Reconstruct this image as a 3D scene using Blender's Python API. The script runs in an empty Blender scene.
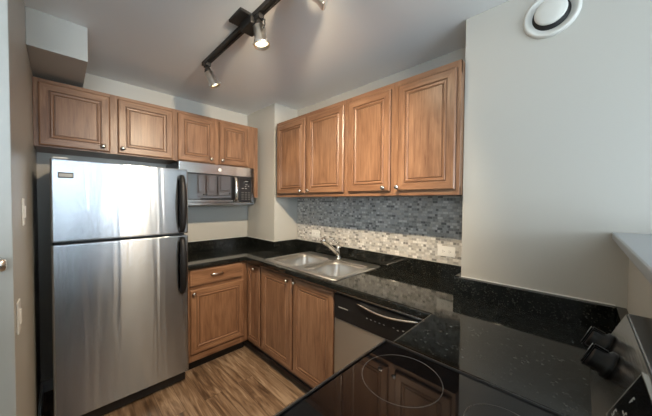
import bpy, bmesh, math, random
from mathutils import Vector, Matrix
from math import sin, cos, pi, radians
random.seed(7)
S = bpy.context.scene
COL = S.collection

# ------------------------------------------------------------------ camera
FPX, YAW, PITCH, ROLL, CAMZ = 261.05, .79407, -.02358, .0070, 1.43
cyw, syw, ps, pc = cos(YAW), sin(YAW), sin(PITCH), cos(PITCH)
Fv = Vector((-cyw*pc, syw*pc, ps)); R0 = Vector((syw, cyw, 0)); U0 = R0.cross(Fv)
Rv = R0*cos(ROLL) + U0*sin(ROLL); Uv = U0*cos(ROLL) - R0*sin(ROLL)
cam = bpy.data.cameras.new('camera'); camo = bpy.data.objects.new('camera', cam); COL.objects.link(camo)
cam.sensor_width = 36; cam.sensor_fit = 'HORIZONTAL'; cam.lens = FPX*36/652; cam.clip_start = .02
M = Matrix((Rv, Uv, -Fv)).transposed().to_4x4(); M.translation = (0, 0, CAMZ); camo.matrix_world = M
S.camera = camo

# ------------------------------------------------------------------ world, daylight, exposure
w = bpy.data.worlds.new('daylight_sky'); S.world = w; w.use_nodes = True
bg = w.node_tree.nodes['Background']; bg.inputs[0].default_value = (.74, .88, 1.0, 1); bg.inputs[1].default_value = 4.5
def area(name, loc, aim, sx, sy, power, color):
    l = bpy.data.lights.new(name, 'AREA'); l.shape = 'RECTANGLE'; l.size = sx; l.size_y = sy; l.energy = power; l.color = color
    o = bpy.data.objects.new(name, l); COL.objects.link(o); o.location = loc
    o.rotation_euler = (Vector(aim)-Vector(loc)).to_track_quat('-Z', 'Y').to_euler(); return o
area('window_daylight', (4.32, -.2, 1.45), (0, -.2, 2.1), 3.2, 1.9, 250, (.77, .90, 1.0))
area('added_rear_fill', (1.6, -3.12, 1.45), (1.6, 0, 1.75), 2.2, 1.6, 45, (.80, .91, 1.0))  # added fill from the invented rear window, lifts the sink wall
S.view_settings.view_transform = 'Standard'; S.view_settings.look = 'None'
S.view_settings.exposure = 0.22; S.view_settings.gamma = 1.0; S.view_settings.use_curve_mapping = False
S.cycles.use_denoising = True
S.cycles.max_bounces = 10; S.cycles.diffuse_bounces = 6; S.cycles.glossy_bounces = 5; S.cycles.transparent_max_bounces = 8
S.cycles.sample_clamp_indirect = 8; S.cycles.caustics_reflective = False

# ------------------------------------------------------------------ materials
def mat(name, color=(.5, .5, .5), rough=.5, metal=0., **k):
    m = bpy.data.materials.new(name); m.use_nodes = True
    b = m.node_tree.nodes['Principled BSDF']
    b.inputs['Base Color'].default_value = (*color, 1); b.inputs['Roughness'].default_value = rough; b.inputs['Metallic'].default_value = metal
    for a, v in k.items():
        b.inputs[a.replace('_', ' ')].default_value = v
    m['b'] = 1
    return m
def N(m, t, **k):
    n = m.node_tree.nodes.new(t)
    for a, v in k.items():
        if a.startswith('i_'):
            key = a[2:]; key = int(key) if key.isdigit() else key.replace('_', ' ')
            n.inputs[key].default_value = v
        else: setattr(n, a, v)
    return n
def L(m, a, o, b, i): m.node_tree.links.new(a.outputs[o], b.inputs[i])
def BS(m): return m.node_tree.nodes['Principled BSDF']
def ramp(m, stops, interp='LINEAR'):
    r = N(m, 'ShaderNodeValToRGB'); e = r.color_ramp; e.interpolation = interp
    while len(e.elements) < len(stops): e.elements.new(.5)
    for el, (p, c) in zip(e.elements, stops): el.position = p; el.color = (*c, 1)
    return r
def bump(m, src, out, strength, dist, ):
    b = N(m, 'ShaderNodeBump', i_Strength=strength, i_Distance=dist)
    L(m, src, out, b, 'Height'); L(m, b, 0, BS(m), 'Normal')
def coords(m, kind, scale, rot=(0, 0, 0)):
    mp = N(m, 'ShaderNodeMapping'); mp.inputs['Scale'].default_value = scale; mp.inputs['Rotation'].default_value = rot
    if kind == 'Position': g = N(m, 'ShaderNodeNewGeometry'); L(m, g, 'Position', mp, 0)
    else: g = N(m, 'ShaderNodeTexCoord'); L(m, g, kind, mp, 0)
    return mp

def paint(name, color, rough, st=.12):
    m = mat(name, color, rough)
    c = coords(m, 'Position', (1, 1, 1)); n = N(m, 'ShaderNodeTexNoise', i_Scale=170, i_Detail=2.0); L(m, c, 0, n, 0)
    bump(m, n, 0, st, .002); return m
m_wall = paint('greige_wall_paint', (.51, .495, .45), .40)
m_ceil = paint('white_ceiling_paint', (.86, .875, .875), .75)
m_trim = mat('white_trim_paint', (.75, .75, .72), .35)

def wood(name, horizontal, dark=.87):
    m = mat(name, (.4, .2, .09), .34, Specular_IOR_Level=.45)
    sc = (5, 75, 75) if horizontal else (75, 75, 5)
    c = coords(m, 'Object', sc)
    oi = N(m, 'ShaderNodeObjectInfo'); vm = N(m, 'ShaderNodeVectorMath', operation='SCALE'); vm.inputs[0].default_value = (37, 19, 53); L(m, oi, 'Random', vm, 'Scale')
    va = N(m, 'ShaderNodeVectorMath', operation='ADD'); L(m, c, 0, va, 0); L(m, vm, 0, va, 1)
    n1 = N(m, 'ShaderNodeTexNoise', i_Scale=1.0, i_Detail=6, i_Roughness=.65, i_Distortion=.5); L(m, va, 0, n1, 0)
    c2 = coords(m, 'Object', tuple(x*(.22 if x > 9 else .5) for x in sc)); va2 = N(m, 'ShaderNodeVectorMath', operation='ADD'); L(m, c2, 0, va2, 0); L(m, vm, 0, va2, 1)
    n2 = N(m, 'ShaderNodeTexNoise', i_Scale=1.0, i_Detail=3, i_Distortion=1.0); L(m, va2, 0, n2, 0)
    mx = N(m, 'ShaderNodeMix', data_type='FLOAT'); mx.inputs[0].default_value = .45; L(m, n1, 0, mx, 2); L(m, n2, 0, mx, 3)
    d = dark
    r = ramp(m, [(.32, (.130*d, .060*d, .031*d)), (.46, (.240*d, .122*d, .066*d)), (.57, (.310*d, .166*d, .092*d)), (.72, (.42*d, .240*d, .140*d))])
    L(m, mx, 0, r, 0); L(m, r, 0, BS(m), 'Base Color'); bump(m, n1, 0, .06, .002)
    return m
m_wood = wood('caramel_maple_upright_grain', False); m_woodh = wood('caramel_maple_level_grain', True)
m_glaze = mat('dark_cabinet_glaze', (.115, .055, .028), .45)
m_cabin = mat('cabinet_inside_maple', (.40, .26, .15), .6)  # one even maple tone, not assigned to any part
m_toe = mat('black_toe_kick', (.012, .011, .010), .6)

def steel(name, color, rough, aniso, along, wave=0.0):
    m = mat(name, color, rough, 1.0)
    BS(m).inputs['Anisotropic'].default_value = aniso
    sc = {'y': (300, 2.5, 300), 'x': (2.5, 300, 300), 'z': (300, 300, 2.5)}[along]
    c = coords(m, 'Position', sc); n = N(m, 'ShaderNodeTexNoise', i_Scale=1.0, i_Detail=3); L(m, c, 0, n, 0)
    b = N(m, 'ShaderNodeBump', i_Strength=.07, i_Distance=.0015); L(m, n, 0, b, 'Height')
    if wave:
        c2 = coords(m, 'Position', (1, 9, .8)); n2 = N(m, 'ShaderNodeTexNoise', i_Scale=1.0, i_Detail=1.5, i_Distortion=1.1); L(m, c2, 0, n2, 0)
        b2 = N(m, 'ShaderNodeBump', i_Strength=wave, i_Distance=.02); L(m, n2, 0, b2, 'Height'); L(m, b, 0, b2, 'Normal'); L(m, b2, 0, BS(m), 'Normal')
    else: L(m, b, 0, BS(m), 'Normal')
    t = N(m, 'ShaderNodeCombineXYZ'); t.inputs[2].default_value = 1; L(m, t, 0, BS(m), 'Tangent')
    return m
m_steel = steel('brushed_stainless_steel', (.40, .425, .46), .25, .95, 'y', .15)
m_steel2 = steel('brushed_stainless_trim', (.46, .455, .45), .20, .6, 'y')
m_steelx = steel('brushed_stainless_door', (.60, .585, .56), .42, .8, 'x')
m_sink = mat('satin_sink_steel', (.70, .69, .67), .32, 1.0)
m_chrome = mat('satin_nickel', (.72, .69, .64), .18, 1.0)
m_cage = mat('polished_aluminium', (.86, .84, .80), .28, 1.0)
m_black = mat('black_plastic', (.010, .010, .011), .28)
m_knob = mat('black_knob_plastic', (.006, .006, .006), .4, Specular_IOR_Level=.25)
m_grip = mat('black_textured_grip', (.010, .010, .011), .45, Specular_IOR_Level=.3)
m_matte = mat('black_matte_metal', (.014, .013, .012), .5)
m_dark = mat('charcoal_appliance_side', (.030, .032, .035), .5)
m_glass = mat('black_ceramic_glass', (.006, .006, .007), .035, Specular_IOR_Level=.35)
m_mwglass = mat('mirror_dark_oven_glass', (.02, .022, .024), .04, Specular_IOR_Level=1.0, Coat_Weight=1.0)
m_white = mat('white_plastic', (.80, .79, .75), .35)
m_vent = mat('warm_white_vent_paint', (.66, .655, .61), .4)
m_mark = mat('pale_printed_marks', (.42, .42, .40), .5)
m_ring = mat('grey_burner_line', (.10, .095, .09), .4)
m_slot = mat('dark_slot', (.02, .02, .02), .6)
m_bar = paint('grey_laminate_bar_top', (.33, .36, .39), .30, .04)
m_lamp = mat('halogen_lamp_glow', (1, .9, .7), .3); BS(m_lamp).inputs['Emission Color'].default_value = (1, .78, .42, 1); BS(m_lamp).inputs['Emission Strength'].default_value = 5

def granite():
    m = mat('polished_black_granite', (.01, .01, .01), .07, Specular_IOR_Level=.55)
    c = coords(m, 'Position', (1, 1, 1))
    v = N(m, 'ShaderNodeTexVoronoi', i_Scale=210.0); L(m, c, 0, v, 'Vector')
    hs = N(m, 'ShaderNodeSeparateColor'); L(m, v, 'Color', hs, 0)
    r = ramp(m, [(0, (.0075, .0085, .008)), (.80, (.010, .0115, .0105)), (.90, (.020, .021, .019)), (.96, (.040, .040, .035)), (1, (.065, .062, .052))]); L(m, hs, 0, r, 0)
    n = N(m, 'ShaderNodeTexNoise', i_Scale=26.0, i_Detail=3); L(m, c, 0, n, 0)
    r2 = ramp(m, [(.40, (.6, .6, .6)), (.68, (1.3, 1.3, 1.25))]); L(m, n, 0, r2, 0)
    mx = N(m, 'ShaderNodeMix', data_type='RGBA', blend_type='MULTIPLY'); mx.inputs[0].default_value = 1; L(m, r, 0, mx, 6); L(m, r2, 0, mx, 7)
    L(m, mx, 2, BS(m), 'Base Color'); return m
m_granite = granite()

def mosaic():
    m = mat('small_stone_mosaic_tile', (.4, .4, .4), .28)
    g = N(m, 'ShaderNodeNewGeometry'); sp = N(m, 'ShaderNodeSeparateXYZ'); L(m, g, 'Position', sp, 0)
    cb = N(m, 'ShaderNodeCombineXYZ'); L(m, sp, 0, cb, 0); L(m, sp, 2, cb, 1)
    b = N(m, 'ShaderNodeTexBrick', offset=.30, offset_frequency=3, squash=.55, squash_frequency=2)
    b.inputs['Scale'].default_value = 1; b.inputs['Brick Width'].default_value = .036; b.inputs['Row Height'].default_value = .0185
    b.inputs['Mortar Size'].default_value = .0013; b.inputs['Mortar Smooth'].default_value = .1; b.inputs['Bias'].default_value = 0
    b.inputs['Color1'].default_value = (0, 0, 0, 1); b.inputs['Color2'].default_value = (1, 1, 1, 1); b.inputs['Mortar'].default_value = (.5, .5, .5, 1)
    L(m, cb, 0, b, 0)
    r = ramp(m, [(0, (.20, .195, .185)), (.08, (.33, .32, .30)), (.22, (.44, .42, .38)), (.40, (.51, .50, .48)), (.58, (.58, .55, .50)), (.74, (.64, .62, .58)), (.88, (.75, .73, .69))], 'CONSTANT'); L(m, b, 0, r, 0)
    n = N(m, 'ShaderNodeTexNoise', i_Scale=120., i_Detail=2); L(m, g, 'Position', n, 0)
    mx = N(m, 'ShaderNodeMix', data_type='RGBA', blend_type='OVERLAY'); mx.inputs[0].default_value = .35; L(m, r, 0, mx, 6); L(m, n, 0, mx, 7)
    mm = N(m, 'ShaderNodeMix', data_type='RGBA'); L(m, b, 'Fac', mm, 0); L(m, mx, 2, mm, 6); mm.inputs[7].default_value = (.50, .48, .44, 1)
    L(m, mm, 2, BS(m), 'Base Color')
    inv = N(m, 'ShaderNodeMath', operation='SUBTRACT'); inv.inputs[0].default_value = 1; L(m, b, 'Fac', inv, 1); bump(m, inv, 0, .5, .001)
    return m
m_mosaic = mosaic()

def planks():
    m = mat('brown_wood_plank_floor', (.2, .12, .07), .38)
    g = N(m, 'ShaderNodeNewGeometry'); 
    b = N(m, 'ShaderNodeTexBrick', offset=.41, offset_frequency=2, squash=1.0)
    b.inputs['Scale'].default_value = 1; b.inputs['Brick Width'].default_value = 1.1; b.inputs['Row Height'].default_value = .125
    b.inputs['Mortar Size'].default_value = .0012; b.inputs['Mortar Smooth'].default_value = .2
    b.inputs['Color1'].default_value = (0, 0, 0, 1); b.inputs['Color2'].default_value = (1, 1, 1, 1); b.inputs['Mortar'].default_value = (.0, .0, .0, 1)
    mp0 = N(m, 'ShaderNodeMapping'); mp0.inputs['Location'].default_value = (.35, .04, 0); L(m, g, 'Position', mp0, 0)
    L(m, mp0, 0, b, 0)
    mp = N(m, 'ShaderNodeMapping'); mp.inputs['Scale'].default_value = (1.6, 15, 1); L(m, g, 'Position', mp, 0)
    sc = N(m, 'ShaderNodeVectorMath', operation='SCALE'); sc.inputs[3].default_value = 21.0; L(m, b, 0, sc, 0)
    ad = N(m, 'ShaderNodeVectorMath', operation='ADD'); L(m, mp, 0, ad, 0); L(m, sc, 0, ad, 1)
    wv = N(m, 'ShaderNodeTexNoise', i_Scale=1.1, i_Detail=4, i_Roughness=.55, i_Distortion=2.2); L(m, ad, 0, wv, 0)
    mp2 = N(m, 'ShaderNodeMapping'); mp2.inputs['Scale'].default_value = (3, 75, 1); L(m, g, 'Position', mp2, 0)
    n2 = N(m, 'ShaderNodeTexNoise', i_Scale=1., i_Detail=4, i_Distortion=.8); ad2 = N(m, 'ShaderNodeVectorMath', operation='ADD'); L(m, mp2, 0, ad2, 0); L(m, sc, 0, ad2, 1); L(m, ad2, 0, n2, 0)
    mx = N(m, 'ShaderNodeMix', data_type='FLOAT'); mx.inputs[0].default_value = .3; L(m, wv, 0, mx, 2); L(m, n2, 0, mx, 3)
    md = N(m, 'ShaderNodeMath', operation='MULTIPLY_ADD'); L(m, b, 0, md, 0); md.inputs[1].default_value = .10; L(m, mx, 0, md, 2)
    r = ramp(m, [(.36, (.058, .035, .021)), (.47, (.125, .077, .046)), (.56, (.195, .127, .079)), (.70, (.34, .245, .165))]); L(m, md, 0, r, 0)
    mm = N(m, 'ShaderNodeMix', data_type='RGBA'); L(m, b, 'Fac', mm, 0); L(m, r, 0, mm, 6); mm.inputs[7].default_value = (.05, .03, .018, 1)
    L(m, mm, 2, BS(m), 'Base Color'); bump(m, n2, 0, .08, .001); return m
m_floor = planks()

def window_glass():
    m = bpy.data.materials.new('window_glass'); m.use_nodes = True; nt = m.node_tree; nt.nodes.clear()
    o = nt.nodes.new('ShaderNodeOutputMaterial'); t = nt.nodes.new('ShaderNodeBsdfTransparent'); g = nt.nodes.new('ShaderNodeBsdfGlossy'); g.inputs['Roughness'].default_value = .02
    f = nt.nodes.new('ShaderNodeFresnel'); x = nt.nodes.new('ShaderNodeMixShader')
    nt.links.new(f.outputs[0], x.inputs[0]); nt.links.new(t.outputs[0], x.inputs[1]); nt.links.new(g.outputs[0], x.inputs[2]); nt.links.new(x.outputs[0], o.inputs[0]); return m
m_pane = window_glass()

# ------------------------------------------------------------------ mesh helpers
class MB:
    """collects shapes for ONE mesh object"""
    def __init__(s): s.bm = bmesh.new()
    def box(s, x0, x1, y0, y1, z0, z1, mi=0, bev=0., seg=2):
        x0, x1 = min(x0, x1), max(x0, x1); y0, y1 = min(y0, y1), max(y0, y1); z0, z1 = min(z0, z1), max(z0, z1)
        b = bmesh.new(); r = bmesh.ops.create_cube(b, size=1)
        for v in b.verts: v.co = Vector(((x0+x1)/2+v.co.x*(x1-x0), (y0+y1)/2+v.co.y*(y1-y0), (z0+z1)/2+v.co.z*(z1-z0)))
        if bev: bmesh.ops.bevel(b, geom=list(b.edges), offset=min(bev, .45*min(x1-x0, y1-y0, z1-z0)), segments=seg, profile=.6, affect='EDGES')
        return s.merge(b, mi)
    def merge(s, b, mi=0, mtx=None):
        for f in b.faces: f.material_index = mi
        return s.join(b, mtx)
    def join(s, b, mtx=None):
        if mtx is not None: bmesh.ops.transform(b, matrix=mtx, verts=list(b.verts))
        me = bpy.data.meshes.new('t'); b.to_mesh(me); b.free(); s.bm.from_mesh(me); bpy.data.meshes.remove(me); return s
    def prism(s, pts, axis, a0, a1, mi=0, bev=0.):
        """extrude a 2D outline along an axis ('x','y','z')"""
        def P(p, t): return {'x': (t, p[0], p[1]), 'y': (p[0], t, p[1]), 'z': (p[0], p[1], t)}[axis]
        b = bmesh.new(); A = [b.verts.new(P(p, a0)) for p in pts]; Bv = [b.verts.new(P(p, a1)) for p in pts]; n = len(pts)
        b.faces.new(A[::-1]); b.faces.new(Bv)
        for i in range(n): b.faces.new((A[i], A[(i+1) % n], Bv[(i+1) % n], Bv[i]))
        bmesh.ops.recalc_face_normals(b, faces=list(b.faces))
        if bev: bmesh.ops.bevel(b, geom=list(b.edges), offset=bev, segments=2, affect='EDGES')
        return s.merge(b, mi)
    def lathe(s, prof, mtx=None, mi=0, n=32, sx=1., sy=1.):
        """prof: list of (radius, z), spun round local Z"""
        b = bmesh.new(); rings = []
        for r, z in prof:
            if r < 1e-6: rings.append([b.verts.new((0, 0, z))])
            else: rings.append([b.verts.new((sx*r*cos(2*pi*i/n), sy*r*sin(2*pi*i/n), z)) for i in range(n)])
        for a, c in zip(rings, rings[1:]):
            for i in range(n):
                j = (i+1) % n
                if len(a) == 1 and len(c) == 1: continue
                if len(a) == 1: b.faces.new((a[0], c[j], c[i]))
                elif len(c) == 1: b.faces.new((a[i], a[j], c[0]))
                else: b.faces.new((a[i], a[j], c[j], c[i]))
        bmesh.ops.recalc_face_normals(b, faces=list(b.faces))
        for f in b.faces: f.smooth = True
        return s.merge(b, mi, mtx)
    def tube(s, pts, rad, mi=0, n=14, flat=1.):
        """swept round bar along points; rad a number or list"""
        pts = [Vector(p) for p in pts]; b = bmesh.new(); rings = []; R = rad if isinstance(rad, (list, tuple)) else [rad]*len(pts)
        up = Vector((0, 0, 1)) if abs((pts[-1]-pts[0]).normalized().z) < .8 else Vector((0, 1, 0))
        for i, p in enumerate(pts):
            d = (pts[min(i+1, len(pts)-1)]-pts[max(i-1, 0)]).normalized(); a = d.cross(up).normalized(); c = a.cross(d)
            rings.append([b.verts.new(p + (a*cos(2*pi*k/n)*flat + c*sin(2*pi*k/n))*R[i]) for k in range(n)])
        for A, B2 in zip(rings, rings[1:]):
            for k in range(n): b.faces.new((A[k], A[(k+1) % n], B2[(k+1) % n], B2[k]))
        b.faces.new(rings[0][::-1]); b.faces.new(rings[-1]); bmesh.ops.recalc_face_normals(b, faces=list(b.faces))
        for f in b.faces: f.smooth = len(f.verts) == 4
        return s.merge(b, mi)
    def build(s, name, mats, parent=None, kind=None, smooth=None):
        me = bpy.data.meshes.new(name); s.bm.to_mesh(me); s.bm.free()
        for m in (mats if isinstance(mats, (list, tuple)) else [mats]): me.materials.append(m)
        o = bpy.data.objects.new(name, me); COL.objects.link(o)
        if parent is not None: o.parent = parent
        if kind: o['kind'] = kind
        return o
def thing(name, label, cat, loc=(0, 0, 0), rz=0., group=None):
    o = bpy.data.objects.new(name, None); COL.objects.link(o); o.location = loc; o.rotation_euler = (0, 0, rz); o.empty_display_size = .05
    return tag(o, label, cat, group)
def tag(o, label, cat, group=None):
    o['label'] = label; o['category'] = cat
    if group: o['group'] = group
    return o
def aimed(p, d):
    m = Vector(d).normalized().to_track_quat('Z', 'Y').to_matrix().to_4x4(); m.translation = p; return m
def struct(name, mb, m): return mb.build(name, m, None, 'structure')

# ------------------------------------------------------------------ the room
XA, YB, XC, YC, YW, XW, YL, CE = -2.83, 1.85, -2.27, 1.55, 1.575, -.48, -.117, 2.438
XE = -1.405                    # free end of the left wall
XP = .135                     # kitchen face of the half wall
XR, YBK = 4.2, -3.0           # far window wall, rear wall
struct('floor', MB().box(XA-.1, XR+.1, YBK-.1, YB+.1, -.1, 0), m_floor)
struct('floor_bounce_sheet', MB().box(XP+.13, XR, YBK, YW, 0, .008), paint('pale_grey_bounce_sheet', (.50, .49, .47), .9, .4))  # unseen pale sheet added to bounce neutral light onto the ceiling
struct('ceiling', MB().box(XA-.1, XR+.1, YBK-.1, YB+.1, CE, CE+.1), m_ceil)
struct('wall_back', MB().box(XA-.1, XA, YL-.12, YB+.1, 0, CE), m_wall)
struct('wall_sink', MB().box(XA, XW, YB, YB+.1, 0, CE), m_wall)
struct('wall_corner', MB().box(XA, XC, YC, YB, 0, CE, 0, .003), m_wall)
struct('wall_vent', MB().box(XW, XR, YW, YB+.1, 0, CE, 0, .004), m_wall)
struct('wall_left', MB().box(XA, XE, YL-.12, YL, 0, CE, 0, .003).box(XE-.12, XE, YBK, YL-.12, 0, CE), m_wall)
struct('wall_soffit', MB().box(XA, -2.09, YL, .124, 2.242, CE, 0, .003), m_wall)
struct('wall_half', MB().box(XP, XP+.12, -.75, YW, 0, 1.285, 0, .002), m_wall)
struct('wall_tiles', MB().box(-2.25, XW, YB-.008, YB, 1.012, 1.474), m_mosaic)
struct('baseboard_back', MB().box(XA, XA+.014, YL, .70, 0, .085, 0, .004), m_trim)
struct('baseboard_left', MB().box(XA+.014, XE, YL, YL+.014, 0, .085, 0, .004), m_trim)
# the living side: far wall with a wide window, rear wall with a second one, unseen and invented for daylight
Wy0, Wy1, Wz0, Wz1 = -1.85, 1.45, .45, 2.36
struct('wall_far', MB().box(XR, XR+.1, YBK, Wy0, 0, CE).box(XR, XR+.1, Wy1, YW, 0, CE).box(XR, XR+.1, Wy0, Wy1, 0, Wz0).box(XR, XR+.1, Wy0, Wy1, Wz1, CE), m_wall)
f = MB(); f.box(XR, XR+.1, .57, .82, Wz0, Wz1)
for y in (Wy0, -1.15, -.45, .56, Wy1-.05): f.box(XR+.02, XR+.07, y, y+.05, Wz0, Wz1)
for z in (Wz0, Wz1-.05): f.box(XR+.02, XR+.07, Wy0, Wy1, z, z+.05)
wf = struct('window_1', f, m_trim)
b_ = MB()  # unseen slats added to stripe the refrigerator's reflection
for i in range(9):
    y = -.42+i*.105; b_.prism([(XR-.06, y), (XR-.058, y-.002), (XR-.020, y+.055), (XR-.022, y+.057)], 'z', Wz0-.1, Wz1+.02)
b_.box(XR-.065, XR-.015, -.45, .56, Wz1+.02, Wz1+.05); b_.build('reflection_slats', m_trim, wf)
MB().box(XR+.042, XR+.048, Wy0, Wy1, Wz0, Wz1).build('window_pane', m_pane, wf)
Vx0, Vx1, Vz0, Vz1 = .5, 2.7, .65, 2.25
struct('wall_rear', MB().box(XE-.12, Vx0, YBK-.1, YBK, 0, CE).box(Vx1, XR, YBK-.1, YBK, 0, CE).box(Vx0, Vx1, YBK-.1, YBK, 0, Vz0).box(Vx0, Vx1, YBK-.1, YBK, Vz1, CE), m_wall)
f = MB()
for x in (Vx0, Vx0+1.08, Vx1-.05): f.box(x, x+.05, YBK-.07, YBK-.02, Vz0, Vz1)
for z in (Vz0, Vz1-.05): f.box(Vx0, Vx1, YBK-.07, YBK-.02, z, z+.05)
wf = struct('invented_rear_window', f, m_trim); MB().box(Vx0, Vx1, YBK-.048, YBK-.042, Vz0, Vz1).build('window_pane', m_pane, wf)

# ------------------------------------------------------------------ cabinet parts (local: x along the front, front faces -y, z up)
def raised_door(w, h, t=.02, fr=.055, mi=0):
    """raised-panel door, lower left back corner at the origin, front at y=-t; returns a bmesh (0 wood, 1 level grain, 2 glaze)"""
    b = bmesh.new()
    loops = [(0, 0), (0, -t+.006), (.007, -t), (fr-.010, -t), (fr-.008, -t+.006), (fr-.004, -t+.006), (fr+.001, -t+.001), (fr+.009, -t+.0015), (fr+.015, -t+.007), (fr+.019, -t+.007), (fr+.021, -t+.003)]
    rows = [[b.verts.new(p) for p in ((i, y, i), (w-i, y, i), (w-i, y, h-i), (i, y, h-i))] for i, y in loops]
    for k, (A, B2) in enumerate(zip(rows, rows[1:])):
        for q in range(4):
            fc = b.faces.new((A[q], A[(q+1) % 4], B2[(q+1) % 4], B2[q]))
            fc.material_index = 2 if k in (0, 4, 8) else (1 if q in (0, 2) else 0)
    b.faces.new(rows[-1]); b.faces.new(rows[0][::-1])
    bmesh.ops.recalc_face_normals(b, faces=list(b.faces)); return b
def slab_front(w, h, t=.02):
    b = bmesh.new()
    loops = [(0, 0), (0, -t+.006), (.004, -t+.002), (.012, -t+.002), (.018, -t)]
    rows = [[b.verts.new(p) for p in ((i, y, i), (w-i, y, i), (w-i, y, h-i), (i, y, h-i))] for i, y in loops]
    for k, (A, B2) in enumerate(zip(rows, rows[1:])):
        for q in range(4):
            fc = b.faces.new((A[q], A[(q+1) % 4], B2[(q+1) % 4], B2[q])); fc.material_index = 1
    fc = b.faces.new(rows[-1]); fc.material_index = 1; b.faces.new(rows[0][::-1]); bmesh.ops.recalc_face_normals(b, faces=list(b.faces)); return b
def add_door(root, x0, x1, z0, z1, yf, knob=None, fr=.055):
    """door on the face frame plane y=yf; knob = (x, z) in root coordinates"""
    m = MB(); m.join(raised_door(x1-x0, z1-z0, fr=fr)); d = m.build('door', [m_wood, m_woodh, m_glaze], root); d.location = (x0, yf, z0)
    if knob:
        k = MB(); k.lathe([(.0, 0), (.007, 0), (.006, .010), (.0085, .014), (.0145, .019), (.0155, .024), (.012, .029), (.0, .031)], aimed((knob[0]-x0, -.0195, knob[1]-z0), (0, -1, 0)), n=20)
        k.build('knob', m_chrome, d)
    return d
def carcass(root, w, z0, z1, depth, stiles, rails, name='body'):
    """box open behind its face frame; face frame front at y=0, box behind to y=depth. stiles: list of (x0,x1); rails: list of (z0,z1)"""
    b = MB(); b.box(0, w, .019, depth, z0, z1); b.build(name, m_wood, root)
    f = MB()
    for a, c in stiles: f.box(a, c, 0, .019, z0, z1, 0, .0015, 1)
    for a, c in rails: f.box(0, w, .0006, .0184, a, c, 1)
    f.build('face_frame', [m_wood, m_woodh], root)

ST = pi/2
# wall cabinets on the back wall (front faces +x): local x -> +y
FA = -2.50                    # face frame plane
def back_wall_cabinet(y0, y1, z0, z1, label, stiles, rails, doors, extra=None):
    t = thing('wall_cabinet', label, 'cabinet', (FA, y0, z0), ST, 'maple wall cabinets')
    carcass(t, y1-y0, 0, z1-z0, FA-XA, stiles, rails)
    for a, c, k in doors: add_door(t, a-y0, c-y0, 1.784-z0, 2.186-z0, 0, (k-y0, 1.82-z0))
    return t
back_wall_cabinet(YL+.001, .688, 1.776, 2.212, 'two-door maple wall cabinet over the refrigerator', [(0, .035), (.38, .44), (.785, .813)], [(0, .05), (.386, .436)],
                  [(-.092, .262, .222), (.308, .674, .334)])
c2 = back_wall_cabinet(.690, 1.492, 1.776, 2.212, 'two-door maple wall cabinet over the microwave', [(0, .03), (.34, .40), (.69, .802)], [(0, .05), (.386, .436)],
                  [(.712, 1.028, .988), (1.070, 1.372, 1.094)])
MB().box(1.412-.69, 1.492-.69, 0, .30, -.305, -.0005, 0, .001, 1).build('side_panel', m_wood, c2)
# wall cabinets over the sink (front faces -y)
FB = 1.530
def sink_wall_cabinet(x0, x1, label, stiles, doors):
    t = thing('wall_cabinet', label, 'cabinet', (x0, FB, 1.474), 0, 'maple wall cabinets')
    carcass(t, x1-x0, 0, .733, YB-.009-FB, [(a-x0, c-x0) for a, c in stiles], [(0, .045), (.66, .733)])
    for a, c, k in doors: add_door(t, a-x0, c-x0, .030, .694, 0, (k-x0, .052))
    return t
sink_wall_cabinet(-2.2, -1.286, 'two-door maple wall cabinet above the sink, next to the corner', [(-2.2, -2.16), (-1.765, -1.71), (-1.325, -1.286)], [(-2.172, -1.752, -1.795), (-1.722, -1.307, -1.694)])
sink_wall_cabinet(-1.285, -.482, 'two-door maple wall cabinet above the outlet, ending at the vent wall', [(-1.285, -1.245), (-.915, -.84), (-.52, -.482)], [(-1.258, -.905, -.945), (-.850, -.502, -.843)])

# base cabinets
FBA, FBB = -2.27, 1.245
t = thing('base_cabinet', 'maple base cabinet with one drawer over a door, between refrigerator and corner', 'cabinet', (FBA, .708, 0), ST, 'maple base cabinets')
wA = FBB-.708
MB().box(0, wA, .019, FBA-XA, .1, .873).build('body', m_wood, t)
f = MB()
for a, c in ((0, .04), (.46, wA)): f.box(a, c, 0, .019, .1, .873, 0, .001, 1)
for a, c in ((.1, .165), (.685, .735), (.85, .873)): f.box(0, wA, .0006, .0184, a, c, 1)
f.build('face_frame', [m_wood, m_woodh], t)
MB().box(0, wA-.0, .075, .095, 0, .1).build('toe_kick', m_toe, t)
d = MB(); d.join(slab_front(.456, .138)); d = d.build('drawer', [m_wood, m_woodh], t); d.location = (.02, 0, .730)
h = MB(); hx, hz = .216, .076
h.tube([(hx-.052, -.016, hz), (hx-.05, -.036, hz), (hx-.035, -.044, hz), (hx, -.047, hz), (hx+.035, -.044, hz), (hx+.05, -.036, hz), (hx+.052, -.016, hz)], [.006, .0055, .005, .005, .005, .0055, .006], n=10); h.build('pull', m_chrome, d)
add_door(t, .022, .490, .165, .700, 0, (.046, .672))

t = thing('corner_cabinet', 'narrow one-door maple base cabinet in the inner corner of the counter', 'cabinet', (FBA+.0005, FBB, 0), 0, 'maple base cabinets')
def base_front(t, w, stiles, depth=.58, toe=True):
    MB().box(0, w, .019, depth, .1, .70).build('body', m_wood, t)
    f = MB()
    for a, c in stiles: f.box(a, c, 0, .019, .1, .873, 0, .001, 1)
    for a, c in ((.1, .15), (.835, .873)): f.box(0, w, .0006, .0184, a, c, 1)
    f.box(0, w, .012, .018, .15, .84, 0)
    f.build('face_frame', [m_wood, m_woodh], t)
    if toe: MB().box(0, w, .075, .095, 0, .1).build('toe_kick', m_toe, t)
base_front(t, .257, [(0, .04), (.235, .257)], .28)
add_door(t, .030, .242, .132, .846, 0, (.172, .820), fr=.045)
t = thing('sink_cabinet', 'two-door maple base cabinet under the sink', 'cabinet', (-2.012, FBB, 0), 0, 'maple base cabinets')
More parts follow.
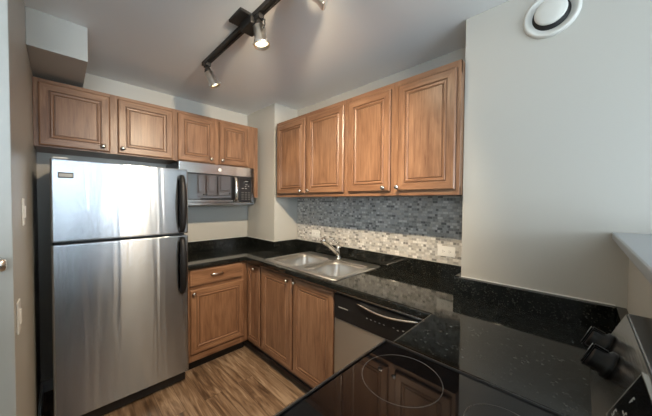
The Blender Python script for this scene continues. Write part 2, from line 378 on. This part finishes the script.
base_front(t, .888, [(0, .02), (.43, .475), (.862, .888)])
add_door(t, .014, .442, .132, .846, 0, (.400, .818)); add_door(t, .464, .876, .132, .846, 0, (.490, .822))
t = thing('base_cabinet', 'blind maple base cabinet between dishwasher and range', 'cabinet', (-.47, 1.2, 0), -ST, 'maple base cabinets')
MB().box(0, .34, .019, .585, .1, .873).build('body', m_wood, t)
MB().box(0, .34, 0, .019, .1, .873, 0, .001, 1).build('face_frame', [m_wood], t); MB().box(0, .34, .075, .095, 0, .1).build('toe_kick', m_toe, t)
add_door(t, .02, .32, .13, .85, 0, (.05, .8))

# ------------------------------------------------------------------ countertop with backsplash, sink, tap
ct = thing('countertop', 'polished black granite countertop running round the kitchen', 'countertop', (0, 0, 0))
SX0, SX1, SY0, SY1 = -2.00, -1.135, 1.247, 1.800
b = bmesh.new()
out = [(XA+.001, .708), (-2.23, .708), (-2.23, 1.2), (-.495, 1.2), (-.495, .852), (XP-.001, .852), (XP-.001, YW-.001), (XW-.001, YW-.001), (XW-.001, YB-.001), (XC+.001, YB-.001), (XC+.001, YC-.001), (XA+.001, YC-.001)]
hole = [(SX0+.015, SY0+.015), (SX1-.015, SY0+.015), (SX1-.015, SY1-.015), (SX0+.015, SY1-.015)]
ed = []
for ring in (out, hole):
    vs = [b.verts.new((x, y, .914)) for x, y in ring]; ed += [b.edges.new((vs[i], vs[(i+1) % len(vs)])) for i in range(len(vs))]
bmesh.ops.triangle_fill(b, use_beauty=True, use_dissolve=False, edges=ed)
for f in b.faces:
    if f.normal.z < 0: f.normal_flip()
r = bmesh.ops.extrude_face_region(b, geom=list(b.faces))
bmesh.ops.translate(b, vec=(0, 0, -.040), verts=[v for v in r['geom'] if isinstance(v, bmesh.types.BMVert)])
bmesh.ops.recalc_face_normals(b, faces=list(b.faces))
be = [e for e in b.edges if len(e.link_faces) == 2 and {round(abs(f.normal.z)) for f in e.link_faces} == {0, 1}]
bmesh.ops.bevel(b, geom=be, offset=.009, segments=3, profile=.5, affect='EDGES')
m = MB(); m.join(b); m.build('worktop', m_granite, ct)
z0, z1, e = .9142, 1.015, .0005
for (x0, x1, y0, y1) in ((XA+e, XA+.02, .708, YC-.021), (XA+e, XC+.02, YC-.02, YC-e), (XC+e, XC+.02, YC+.0005, YB-.021), (XC+e, XW-.031, YB-.022, YB-.0085),
                         (XW-.03, XW-e, YW-.0295, YB-.0085), (XW-.03, XP-.031, YW-.03, YW-e), (XP-.03, XP-e, .856, YW-.001)):
    MB().box(x0, x1, y0, y1, z0, z1, 0, .0025).build('backsplash', m_granite, ct)

struct('trim_1', MB().box(XW+.002, XP-.031, YW-.006, YW-.0003, 1.0152, 1.021, 0, .002).box(XA+.0003, XA+.006, .708, YC-.021, 1.0152, 1.020, 0, .002).box(XA+.02, XC, YC-.006, YC-.0003, 1.0152, 1.020, 0, .002), m_trim)

sk = thing('kitchen_sink', 'double-bowl stainless steel sink set in the granite counter', 'sink', (0, 0, .914))
def rrect(x0, x1, y0, y1, r, z, n=6):
    P = []
    for cx_, cy_, a in ((x1-r, y1-r, 0), (x0+r, y1-r, pi/2), (x0+r, y0+r, pi), (x1-r, y0+r, 3*pi/2)):
        for i in range(n+1): P.append((cx_+r*cos(a+pi/2*i/n), cy_+r*sin(a+pi/2*i/n), z))
    return P
bowls = [(-1.965, -1.592, 1.287, 1.705), (-1.552, -1.170, 1.287, 1.705)]
b = bmesh.new(); ed = []
zr = .0075
rings = [rrect(SX0+.006, SX1-.006, SY0+.006, SY1-.006, .03, zr)] + [rrect(*q, .07, zr) for q in bowls]
allv = []
for ring in rings:
    vs = [b.verts.new(p) for p in ring]; allv.append(vs); ed += [b.edges.new((vs[i], vs[(i+1) % len(vs)])) for i in range(len(vs))]
bmesh.ops.triangle_fill(b, use_beauty=True, use_dissolve=False, edges=ed)
def skirt(vs, ring):
    nv = [b.verts.new(p) for p in ring]; n = len(vs)
    for i in range(n):
        f = b.faces.new((vs[i], vs[(i+1) % n], nv[(i+1) % n], nv[i])); f.smooth = True
    return nv
lo = skirt(allv[0], rrect(SX0, SX1, SY0, SY1, .034, .001)); 
bmesh.ops.recalc_face_normals(b, faces=list(b.faces))
m = MB(); m.join(b); m.build('rim', m_sink, sk)
for (x0, x1, y0, y1) in bowls:
    b = bmesh.new(); cx_, cy_ = (x0+x1)/2, (y0+y1)/2
    vs = [b.verts.new(p) for p in rrect(x0, x1, y0, y1, .07, zr)]
    for i, z, rr in ((.006, zr-.004, .066), (.010, -.03, .064), (.018, -.13, .06), (.030, -.158, .05), (.055, -.170, .03)):
        vs = skirt(vs, rrect(x0+i, x1-i, y0+i, y1-i, rr, z))
    vs2 = skirt(vs, [(cx_+.045*cos(a), cy_+.045*sin(a), -.174) for a in [pi/4*0 + 2*pi*i/28+.0 for i in range(28)]])
    b.faces.new(vs2)
    bmesh.ops.recalc_face_normals(b, faces=list(b.faces))
    for f in b.faces:
        f.normal_flip() if f.normal.z < -.5 else None
    m = MB(); m.join(b); bo = m.build('bowl', m_sink, sk)
    MB().lathe([(0, .004), (.018, .004), (.022, .002), (.030, .001), (.034, .006), (.042, .006), (.045, 0)], Matrix.Translation((cx_, cy_, -.173)), n=24).build('drain', m_chrome, bo)

tp = thing('kitchen_tap', 'single-lever satin nickel kitchen tap behind the sink bowls', 'tap', (-1.552, 1.742, .9222))
MB().lathe([(0, 0), (.030, 0), (.030, .006), (.024, .012), (.0215, .03), (.0215, .075), (.023, .10), (.020, .118), (.012, .126), (0, .128)], n=28).build('body', m_chrome, tp)
v0, v1 = Vector((0, -.004, .045)), Vector((-.022, -.185, .190))
sp = MB(); pts = [v0.lerp(v1, q) for q in (0, .2, .45, .62, .66, .9, .97, 1.0)]
sp.tube(pts, [.020, .0185, .0175, .0175, .023, .027, .0255, .018], n=18); so = sp.build('spout', m_chrome, tp)
dn = MB(); q = v0.lerp(v1, .93); dn.lathe([(0, 0), (.013, 0), (.015, -.016), (0, -.017)], aimed(q+Vector((0, -.004, -.010)), (0, .35, .9)), n=18); dn.build('spray_nozzle', m_black, so)
lv = MB(); lv.tube([(0, 0, .118), (-.006, -.008, .142), (-.028, -.034, .172), (-.055, -.066, .200)], [.011, .008, .0065, .007], n=12, flat=1.4); lv.build('lever', m_chrome, tp)

# ------------------------------------------------------------------ refrigerator (front faces +x)
FX = -2.178
fr = thing('refrigerator', 'stainless steel top-freezer refrigerator with black handles', 'refrigerator', (FX, -.041, 0), ST)
fw = .734                     # local x = width along +y, y = depth (front at 0)
MB().box(.004, fw-.004, .078, .60, .05, 1.655, 0, .006).build('body', m_dark, fr)
MB().box(.01, fw-.01, .05, .12, .012, .098, 0, .006).box(.02, fw-.02, .046, .05, .03, .085).build('kick_grille', m_black, fr)
for x in (.04, fw-.08):
    for y in (.10, .52): MB().box(x, x+.04, y, y+.04, 0, .05).build('foot', m_black, fr)
def fridge_door(name, z0, z1):
    d = MB(); d.box(0, fw, 0, .068, z0, z1, 0, .010, 3).box(.008, fw-.008, .066, .077, z0+.008, z1-.008, 1); return d.build(name, [m_steel, m_black], fr)
fd = fridge_door('freezer_door', 1.181, 1.672); rd = fridge_door('fresh_food_door', .098, 1.166)
def bow(name, za, zb, parent, flip):
    h = MB(); n = 16; P = []; Rr = []
    for i in range(n+1):
        q = i/n; z = za+(zb-za)*q; o_ = .012+.040*min(1, (sin(pi*q))**.45)
        P.append((.685, -o_, z)); Rr.append(.016+.006*sin(pi*q))
    h.tube(P, Rr, n=16, flat=1.15); h.lathe([(0, 0), (.019, 0), (.017, .022), (0, .022)], aimed((.685, .0, za+.016), (0, -1, 0)), n=16).lathe([(0, 0), (.019, 0), (.017, .022), (0, .022)], aimed((.685, .0, zb-.016), (0, -1, 0)), n=16)
    return h.build(name, m_grip, parent)
bow('handle', 1.200, 1.615, fd, 1); bow('handle', .735, 1.150, rd, 0)
bd = MB(); bd.box(.032, .098, -.0035, .001, 1.560, 1.592, 0, .001, 1); bd = bd.build('badge', m_slot, fd)
g = MB(); g.box(.036, .094, -.0042, -.003, 1.566, 1.586)
g.build('badge_plate', m_mark, bd)
MB().box(.012, .075, .012, .10, 1.6725, 1.683, 0, .004).build('hinge_cover', m_white, fr)

# ------------------------------------------------------------------ microwave (front faces +x)
MY0, MY1, MZ0, MZ1 = .704, 1.405, 1.390, 1.768
mw = thing('microwave', 'stainless and black over-the-range microwave under the wall cabinet', 'microwave', (-2.43, MY0, MZ0), ST)
W_ = MY1-MY0; H_ = MZ1-MZ0
MB().box(.002, W_-.002, .03, .395, .004, H_-.001, 0, .003).box(.03, W_-.03, .05, .36, 0, .004).build('body', m_black, mw)
MB().box(.0, W_, 0, .03, H_-.092, H_, 0, .003).box(0, W_, 0.002, .03, 0, .030, 0, .003).box(W_-.030, W_, .001, .03, .030, H_-.092).build('front_frame', m_steel2, mw)
dr = MB(); dr.box(.0, .535, -.004, .03, .031, H_-.093, 0, .003); dr = dr.build('door', m_black, mw)
MB().box(.006, .455, -.0065, -.0035, .052, H_-.100, 0, .001, 1).build('door_window', m_mwglass, dr)
MB().box(.0, .535, -.0072, -.0030, .0315, .050, 0, .001, 1).build('door_rail', m_steel2, dr)
hd = MB(); hd.tube([(.490, -.006, .040), (.490, -.034, .050), (.490, -.044, .08), (.490, -.047, .15), (.490, -.044, .22), (.490, -.034, .258), (.490, -.006, .268)], [.012, .013, .0135, .0135, .0135, .013, .012], n=14, flat=1.25); hd.build('handle', m_chrome, dr)
cp = MB(); cp.box(.538, W_-.031, -.003, .03, .031, H_-.093, 0, .002); cp = cp.build('control_panel', m_black, mw)
MB().box(.585, .650, -.0042, -.0025, .225, .255).build('display', m_glass, cp)
k = MB()
for i in range(4):
    for j in range(3): k.box(.562+j*.036, .586+j*.036, -.0042, -.0025, .055+i*.022, .066+i*.022)
k.build('keypad', m_ring, cp)
for (x, z, w2) in ((.60, .236, .035), (.605, .205, .02), (.60, .185, .012), (.632, .19, .012), (.565, .165, .02), (.60, .165, .02)): MB().box(x, x+w2, -.0048, -.004, z, z+.006).build('panel_marking', m_mark, cp)
MB().lathe([(0, .003), (.012, .003), (.0135, .0015), (.0155, .004), (.0165, 0)], aimed((.348, -.0005, .331), (0, -1, 0)), n=28).build('logo_badge', m_white, mw)
MB().lathe([(0, 0), (.006, 0), (.006, .004), (0, .005)], aimed((.001, .10, .36), (-1, 0, 0)), n=12).build('side_screw', m_chrome, mw)

# ------------------------------------------------------------------ dishwasher (front faces -y)
dw = thing('dishwasher', 'stainless dishwasher with a black control panel under the counter', 'dishwasher', (-1.118, 1.222, 0))
DW = .602
MB().box(.003, DW-.003, .03, .57, .10, .862).build('body', m_dark, dw)
MB().box(0, DW, .0, .03, .112, .690, 0, .004).build('door', m_steelx, dw)
cp = MB(); cp.box(0, DW, -.006, .03, .693, .852, 0, .008, 3); cp = cp.build('control_panel', m_black, dw)
rc = MB(); rc.box(.01, DW-.01, .006, .03, .855, .866); rc.build('highlight_strip', m_steel2, dw)  # steel strip added to stand in for the highlight above the panel
h = MB(); P = []
for i in range(13):
    q = i/12; P.append((.188+.375*q, -.008-.010*sin(pi*q), .836+.011*q-.020*sin(pi*q)))
h.tube(P, .0065, n=10, flat=1.6); h.build('handle', m_chrome, cp)
h = MB(); h.box(.21, .33, -.0072, -.004, .832, .848, 0, .002); h.build('latch_recess', m_slot, cp)
k = MB()
for i in range(9): k.box(.040+i*.0085, .0455+i*.0085, -.0066, -.005, .770, .776)
k.build('logo', m_mark, cp)
for x, z in [(.250+i*.028, .766) for i in range(5)] + [(.42, .770), (.445, .764), (.475, .772), (.50, .760), (.53, .752), (.53, .772)]: MB().box(x, x+.010, -.0066, -.005, z, z+.004).build('panel_marking', m_mark, cp)
MB().box(.0, DW, .06, .08, .0, .108).build('toe_kick', m_toe, dw)

# ------------------------------------------------------------------ range (front faces -x): world-aligned parts
rg = thing('electric_range', 'electric range with a black glass cooktop and tilted stainless backguard', 'range', (0, 0, 0))
RX0, RX1, RY0, RY1 = -.515, .128, .085, .845
MB().box(-.48, RX1, RY0+.003, RY1-.003, .02, .895, 0, .003).build('body', m_dark, rg)
for x in (-.44, .06):
    for y in (RY0+.05, RY1-.05): MB().lathe([(0, 0), (.018, 0), (.018, .02), (0, .02)], Matrix.Translation((x, y, 0)), n=12).build('foot', m_black, rg)
od = MB(); od.box(-.512, -.481, RY0+.004, RY1-.004, .24, .86, 0, .006); od = od.build('oven_door', m_steel2, rg)
MB().box(-.5145, -.510, RY0+.12, RY1-.12, .36, .70, 0, .002).build('oven_window', m_glass, od)
hh = MB(); hh.tube([(-.511, RY0+.06, .79), (-.548, RY0+.065, .79), (-.556, RY0+.10, .79), (-.556, RY1-.10, .79), (-.548, RY1-.065, .79), (-.511, RY1-.06, .79)], .011, n=12); hh.build('handle', m_chrome, od)
MB().box(-.510, -.481, RY0+.004, RY1-.004, .05, .232, 0, .005).build('drawer', m_steel2, rg)
# cooktop: black frame with a raised lip and a glass plate
cf = MB()
cf.box(RX0, RX1-.03, RY0, RY1, .895, .914, 0, .004)
for q in ((RX0, RX0+.010, RY0, RY1), (RX0, RX1-.03, RY0, RY0+.010), (RX0, RX1-.03, RY1-.010, RY1)): cf.box(*q, .906, .9215, 0, .004, 2)
cf = cf.build('cooktop_frame', m_black, rg)
MB().box(RX0+.004, RX0+.0055, RY0+.01, RY1-.01, .9213, .9217).build('front_edge_line', m_ring, rg)
gl = MB(); gl.box(RX0+.013, .052, RY0+.013, RY1-.013, .912, .9185, 0, .0015, 1); gl = gl.build('cooktop_glass', m_glass, rg)
for (x, y, r) in ((-.368, .692, .113), (-.365, .265, .085), (-.115, .69, .080), (-.115, .265, .105)):
    MB().lathe([(r-.0016, .9186), (r-.0016, .9189), (r+.0006, .9189), (r+.0006, .9186)], Matrix.Translation((x, y, 0)), n=72).build('burner_ring', m_ring, gl)
# backguard: riser, tilted console
MB().box(.078, RX1, RY0+.004, RY1-.004, .895, 1.10).build('riser', m_black, rg)
cs = MB(); cs.prism([(.018, 1.068), (.072, 1.197), (.130, 1.197), (.130, 1.068)], 'y', RY0, RY1, 0, .0025); cs = cs.build('console', m_steel2, rg)
tn = Vector((.054, 0, .129)).normalized(); nn = Vector((-tn.z, 0, tn.x)); p0 = Vector((.072, 0, 1.197))
def on(t_, y, d=0.): return p0 + tn*(t_-.1398) + nn*d + Vector((0, y, 0))     # t_ up the slope from the lower edge
def slope_box(mb, t0, t1, y0, y1, d0, d1, mi=0, bev=0.):
    b = bmesh.new(); bmesh.ops.create_cube(b, size=1)
    for v in b.verts: v.co = on(t0+(t1-t0)*(v.co.x+.5), y0+(y1-y0)*(v.co.y+.5), d0+(d1-d0)*(v.co.z+.5))
    bmesh.ops.recalc_face_normals(b, faces=list(b.faces))
    if bev: bmesh.ops.bevel(b, geom=list(b.edges), offset=bev, segments=2, affect='EDGES')
    mb.merge(b, mi)
for y in (.808, .712, .220, .120):
    k = MB(); c = on(.066, y, .0005)
    k.lathe([(0, 0), (.026, 0), (.026, .006), (.0215, .008), (.0200, .027), (.0180, .030), (0, .030)], aimed(c, nn), n=30)
    slope_box(k, .066-.0235, .066+.0235, y-.0065, y+.0065, .010, .035, 0, .003)
    kb = k.build('knob', m_knob, cs)
    kk = MB(); slope_box(kk, .066+.006, .066+.022, y-.0012, y+.0012, .0348, .0356); kk.build('pointer', m_mark, kb)
dp = MB(); slope_box(dp, .045, .128, .33, .578, -.001, .0025, 0, .001); dp = dp.build('display_panel', m_glass, cs)
ft = MB(); slope_box(ft, .043, .1295, .5785, .5815, -.001, .0032, 0, .0006); slope_box(ft, .1285, .1305, .33, .5815, -.001, .0032); ft.build('display_trim', m_chrome, dp)
def glyph(t0, y0, strokes, s=.0026):
    k = MB()
    for a, c, d_, e_ in strokes: slope_box(k, t0+a*s, t0+c*s, y0-e_*s, y0-d_*s, .0024, .0029)
    k.build('display_marking', m_mark, dp)
glyph(.094, .548, [(0, 4, 0, .5), (3.5, 4, 0, 2.2), (1.8, 2.3, 0, 1.8)])
glyph(.078, .546, [(0, .6, 0, 3)]); glyph(.078, .535, [(0, 2.6, 0, .6), (0, .5, 0, 2), (2.1, 2.6, 0, 2)])
glyph(.056, .566, [(0, .5, 0, 2.5), (0, 2, 2, 2.5), (1.6, 2.1, 0, 2.5), (2, 4, 0, .5), (3.6, 4.1, 0, 2.5)])
glyph(.056, .545, [(0, 3, 0, .5), (0, .5, 0, 2.5), (2.6, 3.1, 0, 2.5)])
glyph(.088, .510, [(0, 3, 0, .5), (0, 3, 2, 2.5), (2.6, 3.1, 0, 2.5)])

# ------------------------------------------------------------------ bar top on the half wall
bt = MB(); bt.box(.088, .52, -.80, YW-.001, 1.2855, 1.3155, 0, .008, 3)
tag(bt.build('bar_counter', m_bar), 'grey bar top overhanging the half wall behind the range', 'bar counter')

# ------------------------------------------------------------------ track light
tk = thing('track_light', 'black ceiling track with swivelling aluminium spotlight heads', 'track light', (0, 0, CE))
TY = .748
MB().box(-1.992, -.30, TY-.018, TY+.018, -.020, -.0005, 0, .002, 1).box(-1.992, -.30, TY-.018, TY-.006, -.026, -.019).box(-1.992, -.30, TY+.006, TY+.018, -.026, -.019).build('rail', m_matte, tk)
MB().box(-1.42, -1.285, .665, .800, -.016, -.0005, 0, .002, 1).box(-1.385, -1.27, .715, .790, -.060, -.015, 0, .006).build('power_feed', m_matte, tk)
def head(base, d, reach=.0):
    base = Vector(base); d = Vector(d).normalized()
    h = MB(); h.box(base.x-.030, base.x+.030, base.y-.016, base.y+.016, -.050, -.0262, 0, .004)
    pv = Vector((base.x, base.y, -.052)); 
    h.lathe([(0, 0), (.013, 0), (.013, .022), (0, .022)], aimed(pv+Vector((0, 0, -.018)), (0, 0, 1)), n=16)
    q = pv + Vector((0, 0, -.014)) + d*reach
    if reach: h.tube([pv, q], .007, n=10)
    h.lathe([(0, -.012), (.014, -.010), (.021, 0), (.023, .012), (.023, .028), (0, .028)], aimed(q, d), n=22)
    ho = h.build('spot_head', m_matte, tk)
    c = MB(); c.lathe([(.024, .018), (.0325, .020), (.0325, .084), (.036, .092), (.041, .108), (.043, .114), (.043, .121), (.038, .121), (.034, .098), (.024, .090)], aimed(q, d), n=30)
    for a in (0, 2.1, 4.2): c.lathe([(0, .0), (.0035, .0), (.0035, .010), (0, .010)], aimed(q + d*.112, aimed((0, 0, 0), d).to_3x3() @ Vector((cos(a), sin(a), 0))) @ Matrix.Translation((0, 0, .038)), n=10)
    c.build('lamp_cage', m_cage, ho)
    l = MB(); l.lathe([(0, .113), (.015, .1115), (.028, .108), (.033, .104), (.031, .098), (.0, .095)], aimed(q, d), n=26); l.build('halogen_lamp', m_lamp, ho)
    u = d.cross(Vector((0, 1, 0))).normalized() if abs(d.y) < .9 else Vector((1, 0, 0)); sd = -1 if base.x < -1.6 else 1
    w_ = MB(); w_.tube([q+d*.005+u*sd*.018, q-d*.004+u*sd*.040, q+d*.012+u*sd*.056, q+d*.034+u*sd*.052, q+d*.046+u*sd*.036, q+d*.044+u*sd*.024], .0035, n=8); w_.build('lead_wire', m_matte, ho)
    return q + d*.125
def spot(p, aim, power, ang, name):
    l = bpy.data.lights.new(name, 'SPOT'); l.energy = power; l.spot_size = radians(ang); l.spot_blend = .9; l.color = (1, .80, .56); l.shadow_soft_size = .03
    o = bpy.data.objects.new(name, l); COL.objects.link(o); o.location = p; o.rotation_euler = (Vector(aim)-Vector(p)).to_track_quat('-Z', 'Y').to_euler()
Z = Vector((0, 0, CE))
q = head((-1.935, TY, 0), (.10, .42, -.88)); spot(q+Z, q+Z+Vector((.10, .42, -.88)), 18, 110, 'spot_lamp')
q = head((-1.245, TY, 0), (.14, .08, -1)); spot(q+Z, q+Z+Vector((.14, .08, -1)), 34, 130, 'spot_lamp')
q = head((-.885, TY, 0), (.50, .75, -.42)); spot(q+Z, q+Z+Vector((.50, .75, -.42)), 5, 90, 'spot_lamp')
q = head((-.52, TY, 0), (-.30, -.55, -.65)); spot(q+Z, (-2.3, 1.7, .95), 185, 125, 'spot_lamp')

# ------------------------------------------------------------------ round wall vent
rv = thing('air_vent', 'round white air vent high on the wall to the right', 'vent', (-.121, YW, 2.289)); rv.scale = (.96, .96, .96)
mt = aimed((0, -.0005, 0), (0, -1, 0))
MB().lathe([(.070, .001), (.072, .006), (.084, .010), (.092, .017), (.098, .018), (.1045, .012), (.106, .004), (.106, 0)], mt, n=64).build('ring', m_vent, rv)
MB().lathe([(0, .003), (.072, .003), (.072, 0), (0, 0)], mt, n=48).build('throat', m_slot, rv)
MB().lathe([(0, .004), (.006, .004), (.006, .026), (.046, .026), (.059, .028), (.061, .032), (.055, .037), (.035, .041), (0, .043)], mt, n=56).build('disc', m_vent, rv)

# ------------------------------------------------------------------ outlets and switches
def outlet(name, loc, rz, label, cat, kind, horizontal=False, group=None):
    t = thing(name, label, cat, loc, rz, group)
    w2, h2 = (.058, .035) if horizontal else (.035, .058)
    MB().box(-w2, w2, -.006, -.0003, -h2, h2, 0, .0025).build('plate', m_white, t)
    if kind == 'duplex':
        for s in (-1, 1):
            c = (s*.021, 0) if horizontal else (0, s*.021)
            u = MB(); u.box(c[0]-.016, c[0]+.016, -.0082, -.0055, c[1]-.014, c[1]+.014, 0, .002); u = u.build('receptacle', m_white, t)
            k = MB()
            for a in (-.006, .006):
                if horizontal: k.box(c[0]-.004, c[0]+.004, -.0086, -.008, c[1]+a-.001, c[1]+a+.001)
                else: k.box(c[0]+a-.001, c[0]+a+.001, -.0086, -.008, c[1]-.004, c[1]+.004)
            if horizontal: k.box(c[0]+.008, c[0]+.012, -.0086, -.008, c[1]-.002, c[1]+.002)
            else: k.box(c[0]-.002, c[0]+.002, -.0086, -.008, c[1]-.012, c[1]-.008)
            k.build('slots', m_slot, u)
    else:
        k = MB(); k.prism([(-.017, -.006), (-.017, -.0105), (.017, -.006)], 'x', -.012, .012) if False else k.box(-.012, .012, -.0105, -.0055, -.026, .026, 0, .002)
        k.build('rocker', m_white, t)
    return t
outlet('wall_outlet', (-.656, YB-.008, 1.098), 0, 'white outlet on the mosaic tile, close to the vent wall', 'outlet', 'duplex', True, 'outlets on the mosaic')
outlet('wall_outlet', (-1.955, YB-.008, 1.103), 0, 'white outlet on the mosaic tile behind the kitchen tap', 'outlet', 'duplex', True, 'outlets on the mosaic')
outlet('light_switch', (-1.492, YL, .995), pi, 'lower white switch plate on the left side wall', 'switch', 'rocker', False)
outlet('light_switch', (-1.745, YL, 1.377), pi, 'upper, thinner switch plate on the left side wall', 'switch', 'rocker', False)

# ------------------------------------------------------------------ rail end on the pale wall
hr = thing('wall_rail', 'short grey metal rail on the pale wall at the far left', 'rail', (XE, 0, 1.215))
MB().tube([(.05, -.1275, 0), (.05, -.130, 0), (.05, -.137, 0), (.05, -.30, 0), (.05, -.60, 0)], [.010, .018, .023, .024, .024], n=16).build('bar', m_cage, hr)
for y in (-.22, -.55): MB().tube([(.0005, y, -.010), (.03, y, -.010), (.045, y, -.004)], [.012, .008, .008], n=10).build('bracket', m_chrome, hr)
